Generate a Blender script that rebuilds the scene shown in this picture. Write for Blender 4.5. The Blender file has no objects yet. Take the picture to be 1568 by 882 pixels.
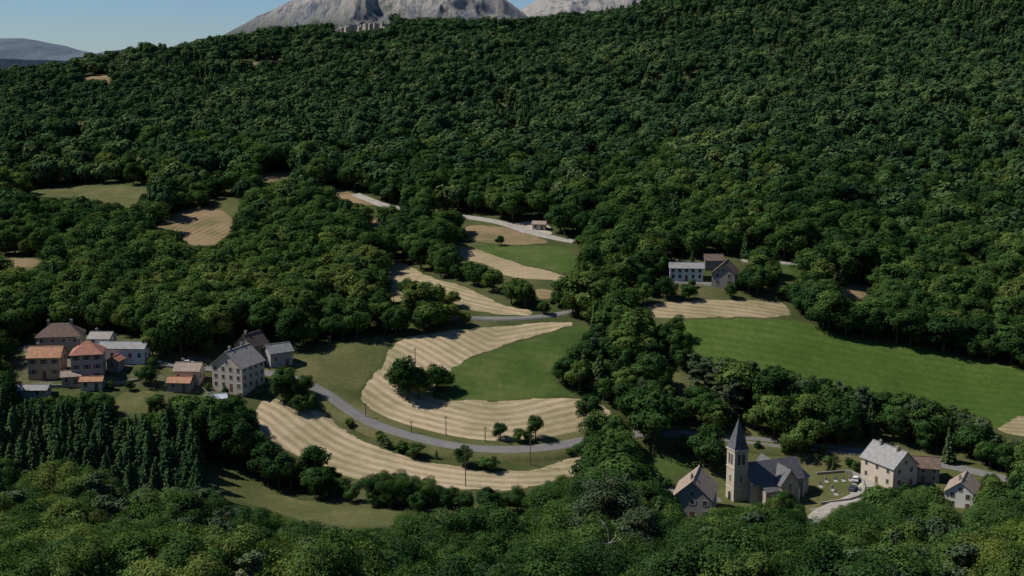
import bpy, math, random, numpy as np
from mathutils import Vector, Matrix
from mathutils.geometry import delaunay_2d_cdt
random.seed(7); rng=np.random.default_rng(11)
S=bpy.context.scene
COL=S.collection
# ------------------------------------------------------------------ camera
F=1893.0; CZ=125.0; PITCH=math.atan(351/F)
cam=bpy.data.cameras.new('camera'); cam.lens=36*F/1568; cam.sensor_width=36; cam.clip_start=1; cam.clip_end=60000
camo=bpy.data.objects.new('camera',cam); COL.objects.link(camo)
camo.location=(0,0,CZ); camo.rotation_euler=(math.pi/2-PITCH,0,0); S.camera=camo
cp,sp=math.cos(PITCH),math.sin(PITCH)
def ray(u,v):
    a=(u-784)/F; b=(441-v)/F
    return np.array([a, cp+b*sp, -sp+b*cp])
def at_dist(u,v,d):
    r=ray(u,v); t=d/r[1]
    return (t*r[0], d, CZ+t*r[2])
def project(x,y,z):
    dz=z-CZ
    dep=y*cp-dz*sp; up=y*sp+dz*cp
    return 784+F*x/dep, 441-F*up/dep, dep
# ------------------------------------------------------------------ noise
_lat=rng.random((256,256))
def vnoise(x,y):
    x=np.asarray(x,float); y=np.asarray(y,float)
    xi=np.floor(x).astype(int); yi=np.floor(y).astype(int)
    fx=x-xi; fy=y-yi; fx=fx*fx*(3-2*fx); fy=fy*fy*(3-2*fy)
    a=_lat[xi%256,yi%256]; b=_lat[(xi+1)%256,yi%256]; c=_lat[xi%256,(yi+1)%256]; d=_lat[(xi+1)%256,(yi+1)%256]
    return (a*(1-fx)+b*fx)*(1-fy)+(c*(1-fx)+d*fx)*fy
def fbm(x,y,o=4):
    s=0;a=.5;t=0
    for i in range(o):
        s=s+a*vnoise(x*2**i+17*i,y*2**i+31*i); t+=a; a*=.5
    return s/t*2-1
def smooth(a,b,x):
    t=np.clip((x-a)/(b-a),0,1); return t*t*(3-2*t)
# ------------------------------------------------------------------ terrain
cols={
 -250:[(882,240),(760,300),(690,330),(600,380),(540,410),(480,460),(400,540),(300,660),(200,880),(165,1000)],
 20:[(882,240),(790,290),(700,328),(590,380),(545,402),(490,440),(400,520),(300,650),(200,850),(150,1000)],
 200:[(882,240),(790,290),(700,330),(600,376),(550,398),(490,440),(400,520),(350,580),(290,665),(200,850),(120,1080)],
 400:[(882,242),(765,322),(700,345),(600,380),(530,418),(490,442),(400,525),(350,585),(275,690),(150,1000),(90,1190)],
 600:[(882,245),(790,308),(745,332),(680,358),(612,386),(520,424),(490,442),(430,490),(350,575),(300,640),(200,830),(100,1160)],
 784:[(882,245),(800,300),(745,335),(690,357),(612,388),(550,414),(490,445),(430,487),(360,560),(330,592),(250,725),(150,1000),(90,1200)],
 1000:[(882,248),(790,322),(750,342),(670,372),(600,398),(530,425),(487,447),(430,482),(370,545),(300,640),(200,820),(100,1110)],
 1200:[(882,250),(800,318),(765,341),(690,370),(600,400),(540,425),(487,450),(430,485),(350,570),(250,720),(150,940),(60,1200)],
 1400:[(882,250),(800,312),(755,340),(705,364),(640,390),(590,412),(530,440),(450,500),(350,600),(250,740),(150,930),(50,1180)],
 1568:[(882,250),(800,312),(740,348),(680,372),(630,396),(560,430),(450,500),(350,600),(250,740),(150,930),(50,1180)],
 1850:[(882,250),(740,348),(630,396),(560,430),(450,500),(350,600),(250,740),(150,930),(50,1180)],
}
ctrl=[]
for u,l in cols.items():
    for v,d in l: ctrl.append(at_dist(u,v,d))
ridge=[(-500,178,1000),(-250,155,1020),(-100,150,1020),(0,146,1040),(100,130,1100),(170,108,1170),(300,86,1290),(450,60,1370),(600,44,1420),(784,48,1420),(900,38,1430),(1000,18,1430),(1100,-15,1450),(1250,-50,1500),(1568,-65,1550),(1850,-70,1600)]
for u,v,d in ridge:
    x,y,z=at_dist(u,v,d); ctrl.append((x,y,z)); k=(d+250)/d
    ctrl.append((x*k,d+250,z-32)); k=(d+800)/d; ctrl.append((x*k,d+800,z-120))
for x in (-250,-120,0,120,250):
    for y,z in ((-90,150),(0,118),(60,88),(110,66),(160,45),(205,28)): ctrl.append((x,y,z+abs(x)*.01))
ctrl+= [(-700,0,110),(700,0,120),(-1000,400,60),(1000,400,70)]
C=np.array(ctrl); P2=C[:,:2]/400.
def phi(r2): return 0.5*r2*np.log(r2+1e-9)
D2=((P2[:,None]-P2[None])**2).sum(-1); n=len(P2)
A=np.zeros((n+3,n+3)); A[:n,:n]=phi(D2)+np.eye(n)*2e-4
A[:n,n]=1; A[:n,n+1:]=P2; A[n,:n]=1; A[n+1:,:n]=P2.T
W=np.linalg.solve(A,np.concatenate([C[:,2],[0,0,0]]))
def tps(x,y):
    q=np.stack([x.ravel(),y.ravel()],1)/400.; out=np.empty(len(q))
    for i in range(0,len(q),20000):
        b=q[i:i+20000]; d=((b[:,None]-P2[None])**2).sum(-1)
        out[i:i+20000]=phi(d)@W[:n]+W[n]+b@W[n+1:]
    return out.reshape(x.shape)
ST=5.0; X0,X1,Y0,Y1=-1100,1100,-100,2400
gx=np.arange(X0,X1+.1,ST); gy=np.arange(Y0,Y1+.1,ST)
GX,GY=np.meshgrid(gx,gy,indexing='ij')
GZ=tps(GX,GY)
GZ+=smooth(520,800,GY)*(1-smooth(1300,1420,GY)*.6)*(fbm(GX/130,GY/130,3)*13)+smooth(300,360,GY)*fbm(GX/38+5,GY/38,2)*0.7
GZ=np.clip(GZ,-60,420)
def H(x,y):
    x=np.asarray(x,float); y=np.asarray(y,float)
    fx=np.clip((x-X0)/ST,0,len(gx)-1.001); fy=np.clip((y-Y0)/ST,0,len(gy)-1.001)
    i=fx.astype(int); j=fy.astype(int); a=fx-i; b=fy-j
    return (GZ[i,j]*(1-a)+GZ[i+1,j]*a)*(1-b)+(GZ[i,j+1]*(1-a)+GZ[i+1,j+1]*a)*b
def P(u,v):
    r=ray(u,v); d=np.arange(120,2300,1.5); t=d/r[1]
    g=CZ+t*r[2]-H(t*r[0],d)
    k=np.nonzero(g<0)[0]
    if len(k)==0 or k[0]==0: dd=1430. if len(k)==0 else 120.
    else:
        k=k[0]; dd=d[k-1]+(d[k]-d[k-1])*g[k-1]/(g[k-1]-g[k])
    t=dd/r[1]; return (t*r[0],dd)
# ------------------------------------------------------------------ materials
def newmat(name):
    m=bpy.data.materials.new(name); m.use_nodes=True; nt=m.node_tree; nt.nodes.clear()
    o=nt.nodes.new('ShaderNodeOutputMaterial'); return m,nt,o
def N(nt,t,**k):
    nd=nt.nodes.new(t)
    for a,b in k.items(): setattr(nd,a,b)
    return nd
def noise(nt,vec,scale,detail=4,rough=.6):
    nd=N(nt,'ShaderNodeTexNoise'); nd.inputs['Scale'].default_value=scale; nd.inputs['Detail'].default_value=detail; nd.inputs['Roughness'].default_value=rough
    if vec is not None: nt.links.new(vec,nd.inputs['Vector'])
    return nd.outputs['Fac']
def ramp(nt,fac,stops):
    nd=N(nt,'ShaderNodeValToRGB'); cr=nd.color_ramp
    while len(cr.elements)<len(stops): cr.elements.new(.5)
    for e,(p,c) in zip(cr.elements,stops): e.position=p; e.color=(*c,1) if len(c)==3 else c
    nt.links.new(fac,nd.inputs['Fac']); return nd.outputs['Color']
def mix(nt,fac,a,b,mode='MIX'):
    nd=N(nt,'ShaderNodeMix',data_type='RGBA',blend_type=mode)
    for s,val in ((nd.inputs[0],fac),(nd.inputs[6],a),(nd.inputs[7],b)):
        if hasattr(val,'links'): nt.links.new(val,s)
        elif isinstance(val,(int,float)): s.default_value=val
        else: s.default_value=(*val,1)
    return nd.outputs[2]
def math_(nt,op,a,b=0,c=None):
    nd=N(nt,'ShaderNodeMath',operation=op)
    for s,val in zip(nd.inputs,(a,b,c) if c is not None else (a,b)):
        if hasattr(val,'links'): nt.links.new(val,s)
        else: s.default_value=val
    return nd.outputs[0]
def finish(nt,o,color,rough=.9,bump=None,bstr=.3,bdist=.2,spec=.2):
    p=N(nt,'ShaderNodeBsdfPrincipled')
    if hasattr(color,'links'): nt.links.new(color,p.inputs['Base Color'])
    else: p.inputs['Base Color'].default_value=(*color,1)
    p.inputs['Roughness'].default_value=rough; p.inputs['Specular IOR Level'].default_value=spec
    if bump is not None:
        b=N(nt,'ShaderNodeBump'); b.inputs['Strength'].default_value=bstr; b.inputs['Distance'].default_value=bdist
        nt.links.new(bump,b.inputs['Height']); nt.links.new(b.outputs[0],p.inputs['Normal'])
    nt.links.new(p.outputs[0],o.inputs[0])
def wpos(nt): return N(nt,'ShaderNodeNewGeometry').outputs['Position']
def opos(nt): return N(nt,'ShaderNodeTexCoord').outputs['Object']
def m_ground(name,stops,sc=.05,fine=1.2,rows=0.):
    m,nt,o=newmat(name); w=wpos(nt)
    a=noise(nt,w,sc,6,.65); b=noise(nt,w,fine,4,.7)
    f=math_(nt,'ADD',math_(nt,'MULTIPLY',a,.7),math_(nt,'MULTIPLY',b,.3))
    if rows:
        at=N(nt,'ShaderNodeAttribute',attribute_name='row').outputs['Fac']
        s=math_(nt,'SINE',math_(nt,'ADD',math_(nt,'MULTIPLY',at,1.3),math_(nt,'MULTIPLY',a,4.)))
        f=math_(nt,'ADD',f,math_(nt,'MULTIPLY',s,rows))
    finish(nt,o,ramp(nt,f,stops),.95,b,.6,.5,.1); return m
M_TERR=m_ground('wild_grass',[(.3,(.032,.048,.014)),(.5,(.060,.072,.024)),(.68,(.12,.11,.05))],.04)
M_MEAD=m_ground('meadow_grass',[(.34,(.036,.064,.014)),(.5,(.056,.088,.020)),(.64,(.098,.116,.034))],.05,.7,.02)
M_MEAD2=m_ground('olive_meadow_grass',[(.34,(.055,.070,.022)),(.5,(.088,.094,.033)),(.64,(.150,.130,.060))],.05,.7)
M_MEAD3=m_ground('lush_meadow_grass',[(.36,(.038,.072,.012)),(.49,(.056,.096,.017)),(.57,(.082,.118,.025)),(.66,(.15,.155,.045))],.022,.5,.022)
M_GARD=m_ground('garden_ground',[(.36,(.045,.060,.02)),(.5,(.09,.09,.045)),(.60,(.20,.18,.14))],.10,.8)
M_GRAV=m_ground('gravel',[(.3,(.24,.22,.19)),(.7,(.42,.39,.34))],.3,2.)
M_PAVE=m_ground('pavement',[(.3,(.13,.12,.105)),(.7,(.25,.23,.20))],.12,2.)
M_ASPH=m_ground('asphalt',[(.3,(.145,.14,.132)),(.7,(.225,.217,.205))],.15,3.)
M_RUB=m_ground('rubble',[(.35,(.26,.21,.16)),(.6,(.50,.43,.35))],.25,1.5)
M_RUB2=m_ground('dry_slope',[(.4,(.06,.065,.03)),(.55,(.20,.165,.115)),(.7,(.34,.29,.22))],.05,.4)
def m_hay(name,base,dark,green,gw=.35,per=3.4):
    m,nt,o=newmat(name); w=wpos(nt)
    at=N(nt,'ShaderNodeAttribute',attribute_name='row').outputs['Fac']
    n1=noise(nt,w,.045,4); n2=noise(nt,w,.6,5,.75); n4=noise(nt,w,.11,5,.7)
    ph=math_(nt,'ADD',math_(nt,'MULTIPLY',at,2*math.pi/per),math_(nt,'MULTIPLY',n1,2.0))
    s=math_(nt,'SINE',ph)
    amp=math_(nt,'MULTIPLY_ADD',n4,1.9,-.28)
    s=math_(nt,'ADD',math_(nt,'MULTIPLY',s,amp),math_(nt,'MULTIPLY',n2,2.0))
    s=math_(nt,'MULTIPLY_ADD',s,.42,.12)
    c=ramp(nt,s,[(.12,dark),(.5,tuple((a+b)/2 for a,b in zip(base,dark))),(.85,base)])
    g=ramp(nt,math_(nt,'ADD',math_(nt,'MULTIPLY',n1,.6),math_(nt,'MULTIPLY',n4,.4)),[(.44,(0,0,0)),(.60,(1,1,1))])
    gg=math_(nt,'MULTIPLY',g,gw)
    finish(nt,o,mix(nt,gg,c,green),.95,s,.6,.4,.1); return m
M_HAY=m_hay('cut_hay',(.46,.365,.235),(.265,.205,.120),(.17,.16,.070),.6)
M_HAY2=m_hay('pale_stubble',(.38,.30,.185),(.25,.19,.105),(.12,.12,.045),.5,3.)
M_HAY3=m_hay('dry_field',(.27,.195,.110),(.19,.135,.072),(.085,.090,.032),.65,3.5)
def m_leaf(name,stops,tr=.25):
    m,nt,o=newmat(name)
    oi=N(nt,'ShaderNodeObjectInfo'); t=N(nt,'ShaderNodeAttribute',attribute_name='tint').outputs['Fac']
    ln=noise(nt,oi.outputs['Location'],.014,4)
    f=math_(nt,'ADD',math_(nt,'MULTIPLY',oi.outputs['Random'],.66),math_(nt,'MULTIPLY_ADD',ln,1.5,-.58))
    c=ramp(nt,f,stops)
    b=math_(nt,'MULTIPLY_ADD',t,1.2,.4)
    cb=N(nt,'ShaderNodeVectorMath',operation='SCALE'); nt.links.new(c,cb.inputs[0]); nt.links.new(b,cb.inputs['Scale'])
    d=N(nt,'ShaderNodeBsdfDiffuse'); nt.links.new(cb.outputs[0],d.inputs[0])
    if tr>0:
        tl=N(nt,'ShaderNodeBsdfTranslucent'); ms=N(nt,'ShaderNodeMixShader'); ms.inputs[0].default_value=tr
        tc=mix(nt,1.0,cb.outputs[0],(1.25,1.25,.6),'MULTIPLY'); nt.links.new(tc,tl.inputs[0])
        nt.links.new(d.outputs[0],ms.inputs[1]); nt.links.new(tl.outputs[0],ms.inputs[2]); nt.links.new(ms.outputs[0],o.inputs[0])
    else: nt.links.new(d.outputs[0],o.inputs[0])
    return m
L_BR=m_leaf('broadleaf_foliage',[(.05,(.022,.052,.018)),(.35,(.038,.080,.023)),(.65,(.064,.114,.030)),(.95,(.118,.156,.040))],.2)
L_FAR=m_leaf('haze_tinted_foliage',[(.05,(.021,.046,.021)),(.35,(.035,.069,.027)),(.65,(.055,.095,.034)),(.95,(.095,.128,.045))],0)  # bluer greens: aerial haze put into the leaf colour
L_SP=m_leaf('spruce_needles',[(.2,(.038,.076,.030)),(.6,(.060,.104,.038)),(.9,(.088,.130,.044))],.0)
L_PI=m_leaf('pine_needles',[(.2,(.052,.080,.040)),(.6,(.072,.102,.049)),(.9,(.094,.124,.058))],.0)
L_YG=m_leaf('sunlit_tinted_foliage',[(.1,(.072,.118,.026)),(.5,(.102,.150,.030)),(.9,(.148,.178,.036))],.3)  # lighter yellow-green, the sunlit look is put into the leaf colour
mb,nt,o=newmat('bark'); finish(nt,o,ramp(nt,noise(nt,opos(nt),3.),[(.3,(.045,.035,.026)),(.7,(.13,.11,.09))]),.9); M_BARK=mb
mb,nt,o=newmat('pale_bark'); finish(nt,o,ramp(nt,noise(nt,opos(nt),3.),[(.3,(.25,.23,.20)),(.7,(.5,.47,.42))]),.9); M_PBARK=mb
def m_wall(name,c,var=.25):
    m,nt,o=newmat(name); p=opos(nt)
    a=noise(nt,p,.5,5); b=noise(nt,p,3.,4)
    f=math_(nt,'ADD',math_(nt,'MULTIPLY',a,.6),math_(nt,'MULTIPLY',b,.4))
    finish(nt,o,ramp(nt,f,[(.3,tuple(x*(1-var) for x in c)),(.65,c)]),.9,b,.3,.05); return m
def m_roof(name,c1,c2,spec=.2,rough=.85):
    m,nt,o=newmat(name); p=opos(nt)
    a=noise(nt,p,.9,5,.7)
    wv=N(nt,'ShaderNodeTexWave',wave_type='BANDS',bands_direction='Z'); wv.inputs['Scale'].default_value=1.2; wv.inputs['Distortion'].default_value=1.2; wv.inputs['Detail'].default_value=2
    nt.links.new(p,wv.inputs['Vector'])
    f=math_(nt,'ADD',math_(nt,'MULTIPLY',a,.85),math_(nt,'MULTIPLY',wv.outputs['Fac'],.15))
    finish(nt,o,ramp(nt,f,[(.35,c1),(.65,c2)]),rough,wv.outputs['Fac'],.4,.06,spec); return m
W_CREAM=m_wall('cream_render',(.58,.50,.40)); W_GREY=m_wall('grey_render',(.38,.36,.33)); W_WHITE=m_wall('white_render',(.74,.72,.68),.15)
W_STONE=m_wall('stone_wall',(.34,.31,.26),.4); W_OCHRE=m_wall('ochre_render',(.52,.40,.26)); W_PINK=m_wall('rose_render',(.46,.40,.35))
W_TOWER=m_wall('tower_stone',(.50,.43,.32),.3); W_QUOIN=m_wall('quoin_stone',(.58,.52,.42),.2); W_CH=m_wall('church_render',(.42,.37,.30),.3)
R_ORG=m_roof('orange_tiles',(.25,.125,.07),(.46,.25,.145)); R_RED=m_roof('red_tiles',(.24,.11,.075),(.42,.20,.13)); R_BRN=m_roof('brown_tiles',(.095,.066,.052),(.18,.128,.10))
R_SLT=m_roof('slate',(.070,.070,.076),(.13,.128,.132),.4,.6); R_GRY=m_roof('grey_tiles',(.22,.20,.175),(.36,.33,.295)); R_MET=m_roof('metal_sheet',(.38,.41,.45),(.55,.58,.61),.5,.5)
R_LSL=m_roof('weathered_slate',(.16,.158,.152),(.29,.285,.275),.4,.6); R_TAN=m_roof('faded_tiles',(.22,.17,.135),(.37,.29,.225))
def m_plain(name,c,r=.6,s=.3):
    m,nt,o=newmat(name); finish(nt,o,ramp(nt,noise(nt,opos(nt),4.),[(.2,tuple(x*.85 for x in c)),(.8,c)]),r,spec=s); return m
M_GLASS=m_plain('window_glass',(.020,.023,.028),.15,.5); M_FRAME=m_plain('window_surround',(.48,.44,.38)); M_SHUT=m_plain('painted_shutter',(.16,.10,.07)); M_SHUTB=m_plain('pale_shutter',(.34,.36,.37))
M_WOOD=m_plain('weathered_wood',(.16,.12,.085),.9); M_CARW=m_plain('white_car_paint',(.7,.7,.7),.3,.5); M_CARB=m_plain('dark_car_paint',(.05,.06,.09),.3,.5); M_CARR=m_plain('red_car_paint',(.35,.04,.03),.3,.5); M_TYRE=m_plain('tyre_rubber',(.02,.02,.02),.9)
M_TOMB=m_plain('tombstone',(.36,.345,.32),.7)
# ------------------------------------------------------------------ mesh helpers
def mesh_np(name,verts,faces,mats,matidx=None,smooth_=False):
    me=bpy.data.meshes.new(name); V=np.asarray(verts,np.float32); Fa=np.asarray(faces,np.int32); k=Fa.shape[1]
    me.vertices.add(len(V)); me.vertices.foreach_set('co',V.ravel())
    me.loops.add(Fa.size); me.loops.foreach_set('vertex_index',Fa.ravel())
    me.polygons.add(len(Fa)); me.polygons.foreach_set('loop_start',np.arange(0,Fa.size,k,dtype=np.int32))
    me.polygons.foreach_set('loop_total',np.full(len(Fa),k,np.int32))
    for m in mats: me.materials.append(m)
    if matidx is not None: me.polygons.foreach_set('material_index',np.asarray(matidx,np.int32))
    if smooth_: me.polygons.foreach_set('use_smooth',np.ones(len(Fa),bool))
    me.update(calc_edges=True); return me
def obj(name,me,parent=None,loc=None,rot=None,scale=None):
    ob=bpy.data.objects.new(name,me); COL.objects.link(ob)
    if parent: ob.parent=parent
    if loc is not None: ob.location=loc
    if rot is not None: ob.rotation_euler=rot
    if scale is not None: ob.scale=scale
    return ob
class Part:
    def __init__(s): s.v=[]; s.f=[]
    def poly(s,vs,fs):
        o=len(s.v); s.v+= [tuple(map(float,p)) for p in vs]; s.f+=[tuple(i+o for i in f) for f in fs]
    def box(s,c,d,rz=0):
        x,y,z=[q/2 for q in d]; ca,sa=math.cos(rz),math.sin(rz); vs=[]
        for a,b,e in ((-1,-1,-1),(1,-1,-1),(1,1,-1),(-1,1,-1),(-1,-1,1),(1,-1,1),(1,1,1),(-1,1,1)):
            px,py=a*x,b*y; vs.append((c[0]+px*ca-py*sa,c[1]+px*sa+py*ca,c[2]+e*z))
        s.poly(vs,[(3,2,1,0),(4,5,6,7),(0,1,5,4),(1,2,6,5),(2,3,7,6),(3,0,4,7)])
    def prism(s,base,top):
        n=len(base); s.poly(list(base)+list(top),[tuple(range(n))[::-1],tuple(range(n,2*n))]+[(i,(i+1)%n,n+(i+1)%n,n+i) for i in range(n)])
    def panel(s,o,r,nrm,pts,o0,o1):
        def q(a,b,e): return (o[0]+r[0]*a+nrm[0]*e,o[1]+r[1]*a+nrm[1]*e,o[2]+b)
        s.prism([q(a,b,o0) for a,b in pts],[q(a,b,o1) for a,b in pts])
    def cyl(s,p0,p1,r0,r1,n=7):
        p0=Vector(p0);p1=Vector(p1); d=(p1-p0).normalized(); a=d.orthogonal().normalized(); b=d.cross(a)
        s.prism([p0+(a*math.cos(t)+b*math.sin(t))*r0 for t in [2*math.pi*i/n for i in range(n)]],[p1+(a*math.cos(t)+b*math.sin(t))*r1 for t in [2*math.pi*i/n for i in range(n)]])
    def make(s,name,mat,parent=None):
        if not s.v: return None
        me=bpy.data.meshes.new(name); me.from_pydata(s.v,[],s.f); me.materials.append(mat)
        import bmesh
        b=bmesh.new(); b.from_mesh(me); bmesh.ops.recalc_face_normals(b,faces=b.faces); b.to_mesh(me); b.free()
        return obj(name,me,parent)
# ------------------------------------------------------------------ terrain mesh
ex=np.array([-30000,-16000,-9000,-5000,-3000,-2000,-1500,-1250]); xs=np.concatenate([ex,gx,-ex[::-1]])
ys=np.concatenate([[-3000,-1200,-500,-200],gy,[2700,3200,4000,5500,8000,14000,30000]])
TX,TY=np.meshgrid(xs,ys,indexing='ij')
TZ=H(TX,TY)
out=np.maximum(np.maximum(smooth(1100,5000,abs(TX)),smooth(2400,4000,TY)),0)
TZ=TZ*(1-out)+out*(-60)
nx,ny=TX.shape
idx=np.arange(nx*ny).reshape(nx,ny)
fc=np.stack([idx[:-1,:-1],idx[1:,:-1],idx[1:,1:],idx[:-1,1:]],-1).reshape(-1,4)
obj('ground_terrain',mesh_np('ground_terrain',np.stack([TX,TY,TZ],-1).reshape(-1,3),fc,[M_TERR],smooth_=True))
# ------------------------------------------------------------------ open ground
def chaikin(p,it=2,closed=True):
    p=np.array(p,float)
    for _ in range(it):
        q=np.roll(p,-1,0) if closed else p[1:]; a=p if closed else p[:-1]
        r=np.empty((len(a)*2,p.shape[1])); r[0::2]=a*.75+q*.25; r[1::2]=a*.25+q*.75
        if not closed: r=np.vstack([p[:1],r,p[-1:]])
        p=r
    return p
MASK=np.zeros((1000,1568+1000),bool)
def rast(poly):
    p=np.array(poly,float); x0,y0=np.floor(p.min(0)).astype(int)-1; x1,y1=np.ceil(p.max(0)).astype(int)+1
    x0=max(x0,-499);x1=min(x1,2060);y0=max(y0,0);y1=min(y1,999)
    X,Y=np.meshgrid(np.arange(x0,x1)+.5,np.arange(y0,y1)+.5); ins=np.zeros(X.shape,bool)
    for i in range(len(p)):
        a=p[i-1];b=p[i]
        if a[1]==b[1]: continue
        c=((a[1]>Y)!=(b[1]>Y))&(X<(b[0]-a[0])*(Y-a[1])/(b[1]-a[1])+a[0]); ins^=c
    MASK[y0:y1,x0+500:x1+500]|=ins
def seg_dist(q,pl):
    best=np.full(len(q),1e9)
    for a,b in zip(pl[:-1],pl[1:]):
        d=b-a; t=np.clip(((q-a)@d)/(d@d+1e-9),0,1); best=np.minimum(best,np.linalg.norm(q-(a+t[:,None]*d),axis=1))
    return best
fcount=0
def field(name,poly,mat,guide=None,mask=True,step=2.6,vis=None):
    global fcount
    fcount+=1
    if mask: rast(poly)
    pp=chaikin(vis or poly,2); w=np.array([P(a,b) for a,b in pp])
    r=[]
    for i in range(len(w)):
        a=w[i];b=w[(i+1)%len(w)]; L=np.linalg.norm(b-a)
        if L<.4: continue
        k=max(1,int(L/2.))
        for j in range(k): r.append(a+(b-a)*j/k)
    r=np.array(r); r=r+np.stack([fbm(r[:,0]/5,r[:,1]/5,2),fbm(r[:,0]/5+40,r[:,1]/5,2)],1)*1.1
    mn=r.min(0);mx=r.max(0); 
    X,Y=np.meshgrid(np.arange(mn[0],mx[0],step),np.arange(mn[1],mx[1],step)); inner=np.stack([X.ravel(),Y.ravel()],1)
    ins=np.zeros(len(inner),bool)
    for i in range(len(r)):
        a=r[i-1];b=r[i]
        if a[1]==b[1]: continue
        ins^=((a[1]>inner[:,1])!=(b[1]>inner[:,1]))&(inner[:,0]<(b[0]-a[0])*(inner[:,1]-a[1])/(b[1]-a[1])+a[0])
    inner=inner[ins]
    if len(inner): inner=inner[seg_dist(inner,np.vstack([r,r[:1]]))>.8]
    vs=[Vector(p) for p in r]+[Vector(p) for p in inner]
    res=delaunay_2d_cdt(vs,[],[list(range(len(r)))],1,1e-4)
    vo=np.array([tuple(p) for p in res[0]]); fo=res[2]
    ec={}
    for f in fo:
        for i in range(len(f)):
            e=(min(f[i-1],f[i]),max(f[i-1],f[i])); ec[e]=ec.get(e,0)+1
    off=np.full(len(vo),.09+.005*fcount)
    for e,c in ec.items():
        if c==1: off[e[0]]=off[e[1]]=-.04
    z=H(vo[:,0],vo[:,1])+off
    me=bpy.data.meshes.new(name); me.from_pydata(np.column_stack([vo,z]).tolist(),[],fo); me.materials.append(mat)
    if guide is not None:
        g=np.array([P(a,b) for a,b in chaikin(guide,2,False)]); d=seg_dist(vo,g)
    else: d=vo[:,1]+vo[:,0]*.2
    at=me.attributes.new('row','FLOAT','POINT'); at.data.foreach_set('value',d.astype(np.float32))
    me.polygons.foreach_set('use_smooth',np.ones(len(me.polygons),bool))
    if len(me.polygons) and me.polygons[0].normal.z<0: me.flip_normals()
    return obj(name,me)
MAINROAD=[(215,556),(260,562),(330,566),(400,571),(440,577),(478,592),(500,603),(525,622),(552,642),(590,659),(640,673),(700,687),(750,692),(800,692),(850,687),(905,675),(950,668),(1010,664),(1100,671),(1200,681),(1310,692),(1450,712),(1568,742),(1700,770)]
field('hay_field',[(392,612),(388,640),(400,670),(440,695),(500,712),(520,728),(560,740),(600,737),(650,746),(700,749),(740,750),(790,752),(850,738),(902,726),(908,700),(890,694),(840,714),(790,722),(740,720),(690,712),(640,704),(600,692),(560,676),(530,660),(505,640),(490,627),(450,625),(420,606)],M_HAY,MAINROAD)
field('hay_field',[(605,516),(700,504),(800,495),(893,489),(895,494),(810,518),(740,540),(698,558),(692,595),(655,611),(760,613),(880,608),(905,610),(942,628),(930,650),(893,671),(820,678),(760,681),(700,674),(640,662),(600,647),(565,628),(542,604),(570,575),(590,545)],M_HAY,MAINROAD)
field('meadow',[(905,503),(897,493),(810,520),(740,540),(690,560),(665,575),(650,612),(700,614),(860,612),(892,606),(855,590),(850,560),(880,530)],M_MEAD)
field('meadow',[(443,545),(490,530),(540,519),(604,511),(590,546),(570,575),(545,602),(510,590),(480,585),(450,572)],M_MEAD2)
field('meadow',[(325,715),(345,712),(375,725),(410,745),(450,762),(500,770),(550,778),(620,783),(700,787),(790,787),(850,783),(860,800),(800,808),(700,806),(600,803),(540,806),(500,802),(455,797),(400,777),(355,762),(328,745)],M_MEAD2)
field('stubble_field',[(966,472),(1000,463),(1080,458),(1200,458),(1222,486),(1150,487),(1050,488),(975,488)],M_HAY2)
field('meadow',[(990,489),(1222,487),(1260,505),(1320,527),(1400,531),(1450,545),(1520,562),(1640,575),(1640,640),(1568,628),(1530,642),(1480,625),(1400,602),(1330,592),(1290,582),(1200,562),(1130,547),(1060,537),(1020,522)],M_MEAD3,
      vis=[(985,489),(1222,487),(1260,503),(1320,523),(1400,527),(1450,540),(1520,557),(1700,580),(1700,640),(1568,634),(1530,662),(1480,652),(1400,635),(1330,628),(1290,618),(1200,598),(1130,580),(1060,560),(1000,535)])
field('hay_field',[(1518,652),(1568,627),(1640,640),(1640,680),(1568,670),(1540,666)],M_HAY2)
field('dry_field',[(1278,442),(1300,434),(1340,436),(1322,463),(1285,457)],M_HAY3)
field('hay_field',[(600,398),(625,405),(660,425),(700,434),(740,450),(770,468),(822,475),(816,484),(770,483),(720,476),(690,466),(680,447),(640,452),(610,467),(582,458),(590,425)],M_HAY,[(560,440),(640,435),(720,460),(830,480)])
field('stubble_field',[(708,343),(780,347),(852,371),(800,376),(745,373),(714,363)],M_HAY3)
field('meadow',[(715,374),(800,377),(882,375),(887,422),(860,416),(800,405),(745,387)],M_MEAD)
field('stubble_field',[(690,371),(740,384),(800,406),(860,418),(887,432),(800,427),(770,422),(755,408),(700,394)],M_HAY2)
field('dry_field',[(818,440),(852,445),(840,462),(824,457)],M_HAY3)
field('dry_field',[(228,347),(290,318),(330,317),(362,335),(355,357),(335,376),(285,376),(268,352)],M_HAY3,[(228,347),(290,318),(340,317)])
field('meadow',[(308,312),(340,301),(370,305),(366,337),(332,318)],M_MEAD2)
field('meadow',[(42,291),(110,283),(180,281),(237,288),(212,310),(206,324),(180,311),(120,301),(55,302)],M_MEAD2)
field('dry_field',[(-60,396),(0,394),(62,394),(64,411),(0,409),(-60,409)],M_HAY3)
field('dry_field',[(383,277),(405,264),(452,260),(446,273),(400,280)],M_HAY3)
field('meadow',[(308,266),(347,261),(342,276),(318,275)],M_MEAD2)
field('dry_field',[(483,291),(520,286),(545,299),(590,312),(560,316),(510,300)],M_HAY3)
field('dry_field',[(563,330),(592,330),(582,352),(565,346)],M_HAY3)
field('stubble_field',[(776,201),(822,200),(818,206),(782,206)],M_HAY3)
field('stubble_field',[(338,99),(390,95),(437,94),(432,98),(345,103)],M_HAY3)
field('dry_field',[(118,121),(150,115),(166,114),(171,134),(164,134),(154,121),(128,123)],M_HAY3)
field('dry_slope',[(508,43),(540,36),(600,32),(603,40),(560,46),(512,50)],M_RUB2)
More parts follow.
